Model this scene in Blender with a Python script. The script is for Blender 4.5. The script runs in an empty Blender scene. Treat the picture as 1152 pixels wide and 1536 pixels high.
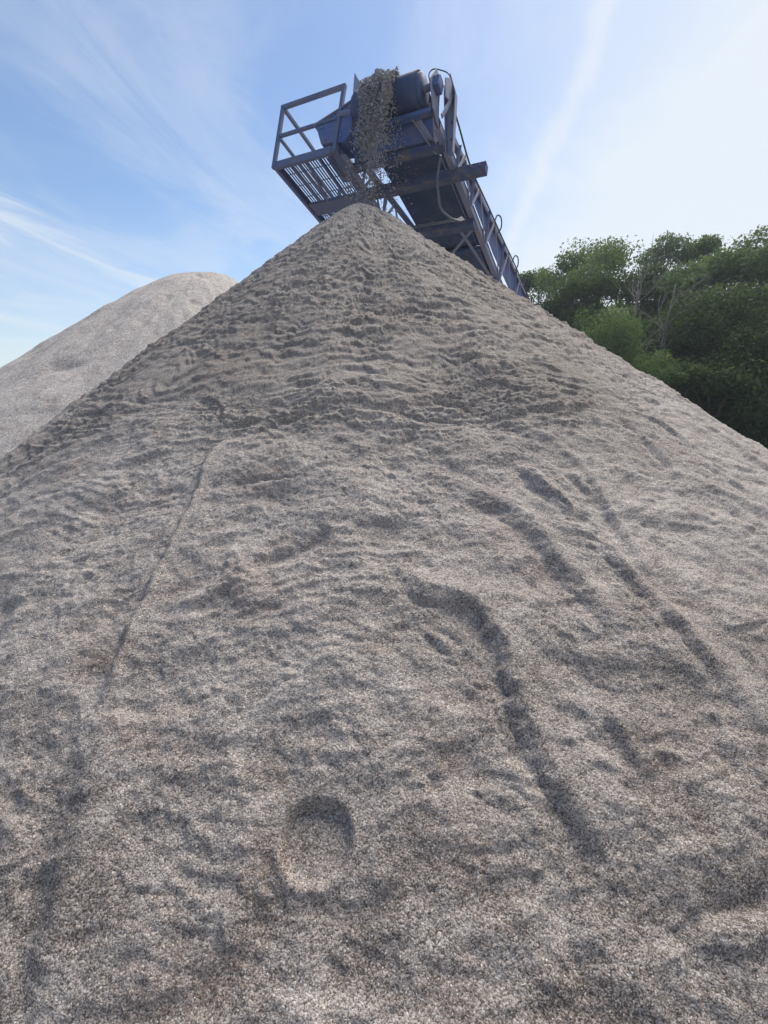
import bpy, math, random
import numpy as np
from mathutils import Vector, Matrix

scene = bpy.context.scene
col = scene.collection
R = math.radians

# ------------------------------------------------------------------ camera
CAM_Z = 5.13
PITCH = -13.5
cam_data = bpy.data.cameras.new('camera')
cam_data.sensor_fit = 'HORIZONTAL'
cam_data.sensor_width = 36.0
cam_data.lens = 700.0 / 1152.0 * 36.0
cam_data.clip_start = 0.05
cam_data.clip_end = 4000.0
cam = bpy.data.objects.new('camera', cam_data)
col.objects.link(cam)
cam.location = (0, 0, CAM_Z)
cam.rotation_euler = (R(90 + PITCH), 0, 0)
scene.camera = cam
scene.render.resolution_x = 768
scene.render.resolution_y = 1024

# ------------------------------------------------------------------ sky, sun, exposure
SUN_EL, SUN_AZ = 55.0, 27.0          # azimuth measured from +Y (view) to the right
world = bpy.data.worlds.new('World')
scene.world = world
world.use_nodes = True


class NT:
    """small helper that chains shader nodes"""
    def __init__(self, tree):
        self.t = tree
        self.n = tree.nodes
        self.l = tree.links

    def node(self, kind, ins=None, **props):
        nd = self.n.new(kind)
        for k, v in props.items():
            setattr(nd, k, v)
        for k, v in (ins or {}).items():
            self.put(nd.inputs[k], v)
        return nd

    def put(self, sock, v):
        if hasattr(v, 'is_linked') or isinstance(v, bpy.types.NodeSocket):
            self.l.new(v, sock)
        else:
            sock.default_value = v

    def math(self, op, a, b=0.0, c=None, clamp=False):
        nd = self.n.new('ShaderNodeMath')
        nd.operation = op
        nd.use_clamp = clamp
        self.put(nd.inputs[0], a)
        self.put(nd.inputs[1], b)
        if c is not None:
            self.put(nd.inputs[2], c)
        return nd.outputs[0]

    def mix(self, f, a, b, blend='MIX'):
        nd = self.n.new('ShaderNodeMix')
        nd.data_type = 'RGBA'
        nd.blend_type = blend
        self.put(nd.inputs[0], f)
        self.put(nd.inputs[6], a)
        self.put(nd.inputs[7], b)
        return nd.outputs[2]

    def noise(self, vec, scale, detail=4.0, rough=0.55, dist=0.0, dim='3D'):
        nd = self.n.new('ShaderNodeTexNoise')
        nd.noise_dimensions = dim
        self.put(nd.inputs['Vector'], vec)
        nd.inputs['Scale'].default_value = scale
        nd.inputs['Detail'].default_value = detail
        nd.inputs['Roughness'].default_value = rough
        nd.inputs['Distortion'].default_value = dist
        return nd.outputs[0]

    def ramp(self, fac, stops, interp='LINEAR'):
        nd = self.n.new('ShaderNodeValToRGB')
        nd.color_ramp.interpolation = interp
        els = nd.color_ramp.elements
        while len(els) < len(stops):
            els.new(0.5)
        for e, (p, c) in zip(els, stops):
            e.position = p
            e.color = c if len(c) == 4 else (*c, 1.0)
        self.put(nd.inputs[0], fac)
        return nd.outputs[0]

    def smooth(self, v, a, b):
        nd = self.n.new('ShaderNodeMapRange')
        nd.interpolation_type = 'SMOOTHSTEP'
        self.put(nd.inputs['Value'], v)
        nd.inputs['From Min'].default_value = a
        nd.inputs['From Max'].default_value = b
        return nd.outputs['Result']


def build_world():
    w = NT(world.node_tree)
    world.node_tree.nodes.clear()
    sky = w.node('ShaderNodeTexSky', sky_type='NISHITA', sun_disc=False,
                 sun_elevation=R(SUN_EL), sun_rotation=R(SUN_AZ), altitude=120.0,
                 air_density=1.05, dust_density=0.5, ozone_density=4.0)
    tc = w.node('ShaderNodeTexCoord')
    sep = w.node('ShaderNodeSeparateXYZ', {0: tc.outputs['Generated']})
    dx, dy, dz = sep.outputs
    zz = w.math('ADD', w.math('MAXIMUM', dz, 0.0), 0.12)
    u0 = w.math('DIVIDE', dx, zz)
    v0 = w.math('DIVIDE', dy, zz)
    # thin high cloud lies on a plane far up; streaks run almost away from the viewer
    u = w.math('SUBTRACT', u0, w.math('MULTIPLY', v0, 0.27))
    v = w.math('ADD', v0, w.math('MULTIPLY', u0, 0.27))
    comb = w.node('ShaderNodeCombineXYZ', {0: w.math('MULTIPLY', u, 1.3), 1: w.math('MULTIPLY', v, 0.8), 2: 3.3})
    comb2 = w.node('ShaderNodeCombineXYZ', {0: w.math('MULTIPLY', u, 3.2), 1: w.math('MULTIPLY', v, 1.0), 2: 7.7})
    big = w.noise(comb.outputs[0], 1.0, 6.0, 0.6, 1.4)
    fine = w.noise(comb2.outputs[0], 1.0, 8.0, 0.68, 1.6)
    soft = w.noise(comb2.outputs[0], 0.35, 3.0, 0.5, 0.3)

    def band(centre, width, amount, slant=0.27):
        uu = w.math('SUBTRACT', u0, w.math('MULTIPLY', v0, slant))
        uu = w.math('ADD', uu, w.math('MULTIPLY', w.math('SUBTRACT', fine, 0.5), width * 3.0))
        uu = w.math('ADD', uu, w.math('MULTIPLY', w.math('SUBTRACT', soft, 0.5), 0.25))
        d = w.math('ABSOLUTE', w.math('SUBTRACT', uu, centre))
        return w.math('MULTIPLY', w.smooth(d, width, 0.0), amount)

    wisps = w.math('MULTIPLY', w.smooth(big, 0.40, 0.72), w.math('ADD', w.math('MULTIPLY', fine, 0.75), 0.08))
    veil = w.math('MULTIPLY', w.smooth(u0, -0.05, 1.05), 0.95)
    low = w.math('MULTIPLY', w.smooth(dz, 0.34, 0.06), 0.30)
    tot = w.math('ADD', w.math('ADD', w.math('MULTIPLY', wisps, 0.55), 0.0), veil)
    tot = w.math('ADD', tot, low)
    for c, wd, am, sl in ((-2.05, 0.20, 0.42, 0.27), (-1.05, 0.34, 0.16, 0.27), (0.40, 0.055, 0.22, 0.06),
                          (0.74, 0.022, 0.14, 0.05), (-3.3, 0.3, 0.2, 0.27)):
        tot = w.math('ADD', tot, band(c, wd, am, sl))
    alpha = w.math('MINIMUM', tot, 0.9)
    cloud = (5.7, 6.1, 6.5, 1.0)
    c = w.mix(alpha, sky.outputs[0], cloud)
    bg = w.node('ShaderNodeBackground', {'Color': c, 'Strength': 0.099})
    out = w.node('ShaderNodeOutputWorld', {'Surface': bg.outputs[0]})


build_world()

sun_data = bpy.data.lights.new('sun', 'SUN')
sun_data.energy = 3.7
sun_data.angle = R(34.0)
sun_data.color = (1.0, 0.94, 0.84)
sun = bpy.data.objects.new('sun', sun_data)
col.objects.link(sun)
sd = Vector((math.sin(R(SUN_AZ)) * math.cos(R(SUN_EL)), math.cos(R(SUN_AZ)) * math.cos(R(SUN_EL)), math.sin(R(SUN_EL))))
sun.rotation_euler = sd.to_track_quat('Z', 'Y').to_euler()

scene.view_settings.view_transform = 'Standard'
scene.view_settings.look = 'None'
scene.view_settings.gamma = 1.0
scene.view_settings.use_curve_mapping = False
scene.view_settings.exposure = 0.56
scene.render.engine = 'CYCLES'

# ------------------------------------------------------------------ helpers
random.seed(7)
rng = np.random.default_rng(11)


def tag(o, label=None, cat=None, group=None, kind=None):
    if label:
        o['label'] = label
    if cat:
        o['category'] = cat
    if group:
        o['group'] = group
    if kind:
        o['kind'] = kind
    return o


def empty(name, loc):
    o = bpy.data.objects.new(name, None)
    col.objects.link(o)
    o.location = loc
    o.empty_display_size = 0.3
    return o


def link_mesh(name, me, mat, parent=None):
    o = bpy.data.objects.new(name, me)
    col.objects.link(o)
    if mat:
        me.materials.append(mat)
    if parent:
        o.parent = parent
    return o


def mesh_np(name, verts, faces, smooth=False):
    """mesh from numpy arrays; faces (n,k) with one k"""
    me = bpy.data.meshes.new(name)
    verts = np.ascontiguousarray(verts, dtype=np.float32)
    faces = np.ascontiguousarray(faces, dtype=np.int32)
    nv, nf, k = len(verts), len(faces), faces.shape[1]
    me.vertices.add(nv)
    me.vertices.foreach_set('co', verts.ravel())
    me.loops.add(nf * k)
    me.loops.foreach_set('vertex_index', faces.ravel())
    me.polygons.add(nf)
    me.polygons.foreach_set('loop_start', np.arange(0, nf * k, k, dtype=np.int32))
    me.polygons.foreach_set('loop_total', np.full(nf, k, dtype=np.int32))
    if smooth:
        me.polygons.foreach_set('use_smooth', np.ones(nf, dtype=bool))
    me.update(calc_edges=True)
    return me


PERM = np.random.default_rng(5).permutation(256).astype(np.int32)
GR = np.stack([np.cos(np.linspace(0, 2 * np.pi, 256, endpoint=False)), np.sin(np.linspace(0, 2 * np.pi, 256, endpoint=False))], 1).astype(np.float32)


def perlin(x, y, seed=0):
    x = np.asarray(x, np.float32) + 37.13 * seed
    y = np.asarray(y, np.float32) - 91.7 * seed
    xi = np.floor(x).astype(np.int32)
    yi = np.floor(y).astype(np.int32)
    xf = x - xi
    yf = y - yi
    u = xf * xf * xf * (xf * (xf * 6 - 15) + 10)
    v = yf * yf * yf * (yf * (yf * 6 - 15) + 10)

    def g(ix, iy, fx, fy):
        h = PERM[(PERM[ix & 255] + iy) & 255]
        gr = GR[h]
        return gr[..., 0] * fx + gr[..., 1] * fy
    a = g(xi, yi, xf, yf)
    b = g(xi + 1, yi, xf - 1, yf)
    c = g(xi, yi + 1, xf, yf - 1)
    d = g(xi + 1, yi + 1, xf - 1, yf - 1)
    return (a + u * (b - a) + v * ((c + u * (d - c)) - (a + u * (b - a)))) * 1.4


def fbm(x, y, octaves=4, gain=0.5, seed=0, billow=False):
    out = np.zeros(np.shape(x), np.float32)
    amp, f, tot = 1.0, 1.0, 0.0
    for o in range(octaves):
        n = perlin(x * f, y * f, seed + o * 3)
        if billow:
            n = np.abs(n) * 2 - 0.6
        out += amp * n
        tot += amp
        amp *= gain
        f *= 2.03
    return out / tot


def sstep(x, a, b):
    t = np.clip((x - a) / (b - a), 0, 1)
    return t * t * (3 - 2 * t)


def new_mat(name):
    m = bpy.data.materials.new(name)
    m.use_nodes = True
    m.node_tree.nodes.clear()
    return m, NT(m.node_tree)


def finish(w, shader, disp=None):
    w.node('ShaderNodeOutputMaterial', {'Surface': shader})


# ------------------------------------------------------------------ materials
def sand_material(name, light=(0.490, 0.444, 0.415), dark=(0.205, 0.176, 0.158), grain=275.0, bump=1.0, contrast=1.0):
    m, w = new_mat(name)
    tc = w.node('ShaderNodeTexCoord')
    P = tc.outputs['Object']
    warp = w.node('ShaderNodeVectorMath', {0: P}, operation='ADD')
    vor = w.node('ShaderNodeTexVoronoi', {'Vector': P, 'Scale': grain, 'Randomness': 1.0}, feature='F1')
    vor2 = w.node('ShaderNodeTexVoronoi', {'Vector': P, 'Scale': grain * 0.47, 'Randomness': 1.0}, feature='F1')
    cell = w.node('ShaderNodeSeparateColor', {0: vor.outputs['Color']})
    cell2 = w.node('ShaderNodeSeparateColor', {0: vor2.outputs['Color']})
    big = w.noise(P, 1.1, 5.0, 0.6, 0.3)
    mid = w.noise(P, 6.5, 5.0, 0.62, 0.4)
    warm = w.noise(P, 2.3, 4.0, 0.55, 0.2)
    # tone of each grain
    tone = w.math('ADD', w.math('MULTIPLY', cell.outputs[0], 0.70), w.math('MULTIPLY', cell2.outputs[0], 0.36))
    tone = w.math('ADD', tone, w.math('MULTIPLY', w.math('SUBTRACT', mid, 0.5), 0.45 * contrast))
    tone = w.math('ADD', tone, w.math('MULTIPLY', w.math('SUBTRACT', big, 0.5), 0.45 * contrast))
    att = w.node('ShaderNodeAttribute', attribute_name='damp')
    tone = w.math('SUBTRACT', tone, w.math('MULTIPLY', att.outputs['Fac'], 0.24))
    att2 = w.node('ShaderNodeAttribute', attribute_name='grit')
    tone = w.math('SUBTRACT', tone, w.math('MULTIPLY', att2.outputs['Fac'], 0.34))
    tone = w.math('ADD', tone, 0.06, clamp=True)
    darker = tuple(c * 0.36 for c in dark)
    lighter = tuple(min(1, c * 1.28) for c in light)
    base = w.ramp(tone, [(0.0, darker), (0.22, dark), (0.55, tuple((a + b) / 2 for a, b in zip(light, dark))), (0.8, light), (1.0, lighter)])
    # reddish-brown grains gather in patches, a few pale quartz grains everywhere
    red = w.math('MULTIPLY', w.math('ADD', w.smooth(warm, 0.5, 0.72), w.math('MULTIPLY', att2.outputs['Fac'], 0.35)), w.smooth(cell.outputs[1], 0.35, 0.9))
    base = w.mix(w.math('MULTIPLY', red, 0.55), base, (0.215, 0.135, 0.105, 1.0))
    olive = w.math('MULTIPLY', att.outputs['Fac'], 0.28)
    base = w.mix(olive, base, (0.25, 0.222, 0.195, 1.0))
    white = w.smooth(cell.outputs[2], 0.982, 0.992)
    base = w.mix(white, base, (0.60, 0.56, 0.53, 1.0))
    black = w.smooth(cell.outputs[1], 0.05, 0.03)
    base = w.mix(w.math('MULTIPLY', black, 0.7), base, (0.06, 0.05, 0.045, 1.0))
    # relief of the grains
    hgt = w.math('ADD', w.math('MULTIPLY', w.math('SUBTRACT', 1.0, vor.outputs['Distance']), 0.6),
                 w.math('MULTIPLY', cell.outputs[1], 0.8))
    hgt2 = w.math('ADD', w.math('SUBTRACT', 1.0, vor2.outputs['Distance']), w.math('MULTIPLY', cell2.outputs[1], 0.9))
    fine = w.noise(P, 62.0, 4.0, 0.65)
    b1 = w.node('ShaderNodeBump', {'Height': fine, 'Strength': 0.42 * bump, 'Distance': 0.016})
    b2 = w.node('ShaderNodeBump', {'Height': hgt2, 'Strength': 0.6 * bump, 'Distance': 0.005, 'Normal': b1.outputs[0]})
    b3 = w.node('ShaderNodeBump', {'Height': hgt, 'Strength': 0.7 * bump, 'Distance': 0.0035, 'Normal': b2.outputs[0]})
    bs = w.node('ShaderNodeBsdfPrincipled', {'Base Color': base, 'Roughness': 0.92, 'Normal': b3.outputs[0]})
    bs.inputs['Specular IOR Level'].default_value = 0.25
    finish(w, bs.outputs[0])
    return m


def paint_material(name, colour, rust=0.35, rough=0.5, dust=0.3):
    m, w = new_mat(name)
    tc = w.node('ShaderNodeTexCoord')
    P = tc.outputs['Object']
    n1 = w.noise(P, 5.0, 6.0, 0.65, 0.4)
    n2 = w.noise(P, 23.0, 5.0, 0.6)
    n3 = w.noise(P, 1.7, 4.0, 0.6)
    var = w.mix(w.math('MULTIPLY', n3, 0.6), (*colour, 1), tuple(c * 0.62 for c in colour) + (1,))
    rs = w.math('MULTIPLY', w.smooth(w.math('ADD', w.math('MULTIPLY', n1, 0.65), w.math('MULTIPLY', n2, 0.35)), 0.50, 0.62), rust)
    c = w.mix(rs, var, (0.16, 0.085, 0.055, 1))
    geo = w.node('ShaderNodeNewGeometry')
    sp = w.node('ShaderNodeSeparateXYZ', {0: geo.outputs['Normal']})
    settle = w.math('MULTIPLY', w.smooth(sp.outputs[2], 0.35, 0.9), w.smooth(n2, 0.3, 0.6))
    haze = w.math('MULTIPLY', w.smooth(n1, 0.42, 0.7), dust)
    c = w.mix(w.math('MAXIMUM', w.math('MULTIPLY', settle, 0.8), haze), c, (0.36, 0.33, 0.31, 1))
    bp = w.node('ShaderNodeBump', {'Height': n2, 'Strength': 0.25, 'Distance': 0.004})
    bs = w.node('ShaderNodeBsdfPrincipled', {'Base Color': c, 'Roughness': w.math('ADD', rough, w.math('MULTIPLY', n1, 0.3)), 'Normal': bp.outputs[0]})
    bs.inputs['Specular IOR Level'].default_value = 0.4
    finish(w, bs.outputs[0])
    return m


def leaf_material(name, c1, c2, c3, trans=0.35):
    m, w = new_mat(name)
    geo = w.node('ShaderNodeNewGeometry')
    tc = w.node('ShaderNodeTexCoord')
    n = w.noise(tc.outputs['Object'], 0.55, 3.0, 0.5)
    f = w.math('ADD', w.math('MULTIPLY', geo.outputs['Random Per Island'], 0.6), w.math('MULTIPLY', n, 0.45))
    c = w.ramp(f, [(0.1, c1), (0.5, c2), (0.95, c3)])
    bs = w.node('ShaderNodeBsdfPrincipled', {'Base Color': c, 'Roughness': 0.7})
    bs.inputs['Specular IOR Level'].default_value = 0.1
    tr = w.node('ShaderNodeBsdfTranslucent', {'Color': w.mix(0.5, c, (0.16, 0.24, 0.03, 1))})
    mx = w.node('ShaderNodeMixShader', {0: trans, 1: bs.outputs[0], 2: tr.outputs[0]})
    finish(w, mx.outputs[0])
    return m


def bark_material(name, c1, c2):
    m, w = new_mat(name)
    tc = w.node('ShaderNodeTexCoord')
    mp = w.node('ShaderNodeMapping', {0: tc.outputs['Object']})
    mp.inputs['Scale'].default_value = (9, 9, 2)
    n = w.noise(mp.outputs[0], 1.5, 6.0, 0.65, 0.4)
    c = w.ramp(n, [(0.3, c1), (0.7, c2)])
    bp = w.node('ShaderNodeBump', {'Height': n, 'Strength': 0.7, 'Distance': 0.03})
    bs = w.node('ShaderNodeBsdfPrincipled', {'Base Color': c, 'Roughness': 0.9, 'Normal': bp.outputs[0]})
    finish(w, bs.outputs[0])
    return m


def soil_material(name, c1, c2, scale=0.6):
    m, w = new_mat(name)
    tc = w.node('ShaderNodeTexCoord')
    P = tc.outputs['Object']
    n = w.noise(P, scale, 8.0, 0.65, 0.3)
    n2 = w.noise(P, scale * 25, 5.0, 0.6)
    c = w.ramp(w.math('ADD', w.math('MULTIPLY', n, 0.6), w.math('MULTIPLY', n2, 0.4)), [(0.35, c1), (0.65, c2)])
    bp = w.node('ShaderNodeBump', {'Height': n2, 'Strength': 0.6, 'Distance': 0.05})
    bs = w.node('ShaderNodeBsdfPrincipled', {'Base Color': c, 'Roughness': 0.95, 'Normal': bp.outputs[0]})
    finish(w, bs.outputs[0])
    return m


M_SAND = sand_material('sand')
M_SAND2 = sand_material('dry_sand', light=(0.47, 0.43, 0.405), dark=(0.25, 0.222, 0.208), grain=60.0, bump=1.0, contrast=1.0)
M_FALL = soil_material('damp_sand', (0.24, 0.245, 0.275), (0.40, 0.40, 0.43), 3.0)
M_STEEL = paint_material('flare_blue_steel', (0.085, 0.14, 0.34), 0.4, 0.5, 0.2)  # conveyor blue carries the bluish lens-flare veil in its colour
M_STEEL2 = paint_material('worn_steel', (0.17, 0.205, 0.34), 0.4, 0.5, 0.28)
M_RAIL = paint_material('rail_paint', (0.11, 0.15, 0.28), 0.25, 0.5, 0.15)
M_PLATE = paint_material('pale_plate', (0.27, 0.30, 0.42), 0.3, 0.5, 0.3)
M_BEAM = paint_material('beam_steel', (0.065, 0.09, 0.18), 0.5, 0.6, 0.2)
M_BELT = paint_material('belt_rubber', (0.045, 0.075, 0.17), 0.0, 0.6, 0.12)
M_DRUM = paint_material('drum_lagging', (0.05, 0.09, 0.21), 0.1, 0.5, 0.10)
M_HOSE = paint_material('hose_rubber', (0.12, 0.15, 0.23), 0.0, 0.45, 0.2)
M_CABLE = paint_material('cable', (0.05, 0.055, 0.07), 0.0, 0.5, 0.1)
M_GROUND = soil_material('yard_ground', (0.16, 0.14, 0.12), (0.32, 0.29, 0.26), 0.25)
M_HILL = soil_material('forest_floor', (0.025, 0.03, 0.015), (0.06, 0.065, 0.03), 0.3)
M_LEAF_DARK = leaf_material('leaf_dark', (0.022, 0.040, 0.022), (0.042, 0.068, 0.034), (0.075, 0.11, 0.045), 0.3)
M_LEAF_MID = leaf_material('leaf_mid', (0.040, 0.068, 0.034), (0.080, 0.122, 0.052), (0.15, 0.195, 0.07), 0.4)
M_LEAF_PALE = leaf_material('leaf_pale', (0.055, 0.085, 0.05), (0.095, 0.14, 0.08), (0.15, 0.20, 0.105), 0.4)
M_LEAF_WILLOW = leaf_material('leaf_willow', (0.04, 0.08, 0.032), (0.085, 0.15, 0.06), (0.145, 0.22, 0.085), 0.45)
M_BARK = bark_material('bark', (0.05, 0.042, 0.035), (0.13, 0.115, 0.095))
M_DEAD = bark_material('dead_wood', (0.13, 0.12, 0.105), (0.25, 0.23, 0.20))

# ------------------------------------------------------------------ the setting: yard and wooded hill
def grid_sheet(name, x0, x1, y0, y1, nx, ny, fn, mat):
    xs = np.linspace(x0, x1, nx)
    ys = np.linspace(y0, y1, ny)
    X, Y = np.meshgrid(xs, ys)
    V = np.stack([X.ravel(), Y.ravel(), fn(X, Y).ravel()], 1)
    i = np.arange((nx - 1) * (ny - 1))
    r, c = i // (nx - 1), i % (nx - 1)
    a = r * nx + c
    Fq = np.stack([a, a + 1, a + nx + 1, a + nx], 1)
    return link_mesh(name, mesh_np(name, V, Fq, True), mat)


g = grid_sheet('ground', -1500, 1500, -1500, 1500, 41, 41, lambda X, Y: X * 0 - 0.02, M_GROUND)
tag(g, kind='structure')


def hill_z(X, Y):
    # a wooded bank that climbs away to the right, behind the yard
    d = (X * 0.62 + Y * 0.78) - 37.0
    d = d + 3.0 * fbm(X * 0.06, Y * 0.06, 3, seed=4)
    side = sstep(X, 0.0, 16.0)
    return (sstep(d, -6, 22) * 15.0 + np.clip(d - 22, 0, 60) * 0.10) * side + fbm(X * 0.25, Y * 0.25, 3, seed=9) * 0.5 * sstep(d, 0, 6) - 0.35 * (1 - sstep(d, -1, 2) * side)


h = grid_sheet('hill', 2, 130, 4, 130, 110, 110, hill_z, M_HILL)
tag(h, kind='structure')

# ------------------------------------------------------------------ the sand pile in front
APX, APY, APZ = -0.297, 6.5, 7.49


def cone_z(r, psi):
    t = 0.695 - 0.058 * np.sin(psi)
    return APZ - t * (np.sqrt(r * r + 0.04) - 0.2) - 0.12 * (1 - np.exp(-r / 0.8))


FEATS = [
    ([(0.022,2.09),(0.062,1.934),(0.183,1.859),(0.323,1.829),(0.41,1.76),(0.444,1.652),(0.457,1.528),(0.474,1.39),(0.524,1.302),(0.587,1.23),(0.627,1.134),(0.662,1.066),(0.672,0.976)], 0.055, 0.035, 0.012, 0.035),
    ([(0.188,1.922),(0.327,1.859),(0.424,1.794)], 0.065, 0.03, 0.0, 0.02),
    ([(0.398,2.4),(0.575,2.318),(0.701,2.205),(0.763,2.077),(0.822,1.964),(0.92,1.821),(1.021,1.665)], 0.067, 0.035, 0.012, 0.03),
    ([(0.729,2.616),(0.807,2.481),(0.883,2.374),(0.989,2.29)], 0.052, 0.045, 0.035, 0.02),
    ([(0.989,2.29),(1.06,2.146),(1.127,1.998),(1.23,1.865),(1.303,1.732),(1.337,1.625),(1.384,1.512),(1.464,1.41)], 0.045, 0.028, 0.012, 0.022),
    ([(1.002,2.604),(1.05,2.532),(1.107,2.464)], 0.036, 0.03, 0.02, 0.01),
    ([(0.902,2.841),(1.111,2.733),(1.161,2.405),(1.201,2.133),(1.23,1.954)], 0.035, 0.018, 0.012, 0.012),
    ([(1.219,1.933),(1.266,1.82),(1.302,1.679),(1.313,1.564)], 0.027, 0.02, 0.01, 0.014),
    ([(1.599,3.268),(1.682,3.093),(1.766,2.824)], 0.04, 0.03, 0.015, 0.012),
    ([(2.522,3.831),(2.696,3.702),(2.815,3.41)], 0.066, 0.035, 0.015, 0.015),
    ([(2.26,3.125),(2.438,3.175),(2.645,3.22)], 0.046, 0.035, 0.0, 0.015),
    ([(2.03,3.058),(2.158,2.967),(2.314,2.866)], 0.037, 0.02, 0.01, 0.015),
    ([(1.447,1.941),(1.495,1.856),(1.622,1.888),(1.785,1.965)], 0.019, 0.012, 0.006, 0.012),
    ([(1.504,1.823),(1.54,1.744),(1.562,1.653)], 0.018, 0.012, 0.008, 0.012),
    ([(1.748,1.957),(1.748,1.871)], 0.02, 0.01, 0.0, 0.01),
    ([(-0.969,2.983),(-1.041,2.764),(-1.039,2.496),(-1.067,2.237),(-1.091,2.047),(-1.11,1.851),(-1.112,1.677),(-1.118,1.53),(-1.114,1.399)], 0.028, 0.02, 0.014, 0.02),
    ([(-0.897,2.952),(-0.973,2.711),(-0.974,2.466),(-1.002,2.207),(-1.028,2.002),(-1.052,1.815),(-1.061,1.649),(-1.067,1.503)], 0.103, -0.022, 0.0, 0.0),
    ([(1.219,2.811),(1.31,2.457),(1.332,2.128),(1.381,1.92),(1.422,1.74)], 0.113, -0.018, 0.0, 0.0),
    ([(0.374,1.986),(0.516,1.803),(0.552,1.611),(0.561,1.451)], 0.08, -0.014, 0.0, 0.0),
    ([(-1.028,2.826),(-1.063,2.683),(-1.077,2.553)], 0.058, 0.035, 0.0, 0.02),
    ([(-0.247,2.192),(-0.413,2.101),(-0.548,2.066),(-0.667,2.014)], 0.058, 0.035, 0.006, -0.03),
    ([(-0.677,1.962),(-0.774,1.902),(-0.854,1.859)], 0.041, 0.028, 0.006, -0.022),
    ([(-1.455,2.354),(-1.493,2.19),(-1.511,2.028)], 0.02, 0.01, 0.01, 0.006),
    ([(-1.061,2.008),(-1.089,1.794),(-1.071,1.608),(-1.036,1.462)], 0.07, -0.014, 0.0, 0.0),
    ([(-0.705,1.241),(-0.644,1.192),(-0.573,1.169),(-0.472,1.146),(-0.356,1.126),(-0.272,1.107)], 0.031, 0.012, 0.0, 0.01),
    ([(-0.504,1.397),(-0.362,1.388),(-0.221,1.374),(-0.094,1.367),(0.044,1.387)], 0.016, -0.009, 0.0, 0.004),
    ([(-0.521,1.369),(-0.356,1.352),(-0.172,1.336),(0.032,1.346)], 0.021, 0.006, 0.0, 0.0),
    ([(-0.12,2.269),(0.013,2.248),(0.117,2.195)], 0.03, -0.018, 0.0, 0.0),
    ([(0.141,1.728),(0.198,1.696),(0.274,1.66)], 0.025, 0.018, 0.005, 0.01),
    ([(0.398,1.544),(0.407,1.464),(0.437,1.382)], 0.016, 0.014, 0.006, 0.008),
    ([(0.292,1.416),(0.38,1.444),(0.442,1.459)], 0.024, -0.01, 0.0, 0.0),
    ([(-1.172,1.526),(-1.095,1.326),(-1.039,1.117),(-1.031,0.976),(-1.027,0.901)], 0.09, 0.035, 0.01, 0.02),
    ([(-1.476,1.781),(-1.525,1.743),(-1.587,1.707)], 0.029, 0.015, 0.01, 0.012),
    ([(-1.334,1.345),(-1.236,1.305),(-1.121,1.269)], 0.029, 0.02, 0.004, 0.01),
    ([(-0.944,1.152),(-0.94,1.035),(-0.918,0.933)], 0.076, -0.02, 0.0, 0.0),
    ([(0.829,0.99),(0.925,1.026),(0.998,1.05),(1.131,1.063),(1.228,1.063)], 0.029, 0.025, 0.0, -0.03),
    ([(0.534,1.066),(0.536,0.984),(0.536,0.907),(0.527,0.832)], 0.063, 0.02, 0.0, 0.01),
    ([(0.145,1.338),(0.174,1.289),(0.191,1.235),(0.154,1.179)], 0.02, 0.014, 0.0, 0.008),
    ([(0.23,1.13),(0.372,1.133),(0.523,1.161)], 0.021, 0.012, 0.0, -0.01),
    ([(-0.032,1.089),(-0.067,0.994),(-0.028,0.886)], 0.1, 0.018, 0.0, 0.0),
    ([(0.228,0.97),(0.32,0.886)], 0.076, 0.012, 0.0, 0.0),
    ([(-1.472,5.166),(-1.735,4.691),(-2.033,4.312),(-2.359,4.213),(-2.726,4.191)], 0.048, 0.05, 0.03, -0.03),
    ([(-2.343,3.612),(-2.636,3.514),(-2.879,3.47)], 0.044, 0.04, 0.02, -0.02),
    ([(0.275,3.088),(0.485,3.051),(0.601,2.978)], 0.044, 0.05, 0.0, -0.03),
    ([(-0.766,2.927),(-0.436,2.936),(-0.15,2.986),(0.18,2.922),(0.421,2.875),(0.738,2.838)], 0.038, 0.03, 0.0, -0.03),
    ([(0.738,2.838),(1.072,3.0),(1.266,3.327),(1.094,3.561)], 0.046, 0.02, 0.0, 0.03),
    ([(1.158,3.282),(1.596,3.558),(1.904,3.665)], 0.045, 0.02, 0.0, -0.025),
    ([(1.728,3.395),(2.037,3.414),(2.163,3.124)], 0.045, 0.02, 0.01, 0.01),
    ([(-0.891,2.493),(-0.64,2.515),(-0.449,2.46)], 0.038, 0.02, 0.0, -0.02),
    ([(0.09,2.608),(0.385,2.577),(0.577,2.416)], 0.038, 0.02, 0.0, -0.015),
    ([(-1.693,2.59),(-1.57,2.507),(-1.472,2.541)], 0.069, 0.03, 0.0, 0.0),
    ([(0.78,1.522),(0.84,1.425),(0.868,1.326)], 0.035, 0.014, 0.005, 0.012),
    ([(1.228,1.598),(1.193,1.513),(1.213,1.402),(1.219,1.299)], 0.038, 0.016, 0.005, 0.014),
]



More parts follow.
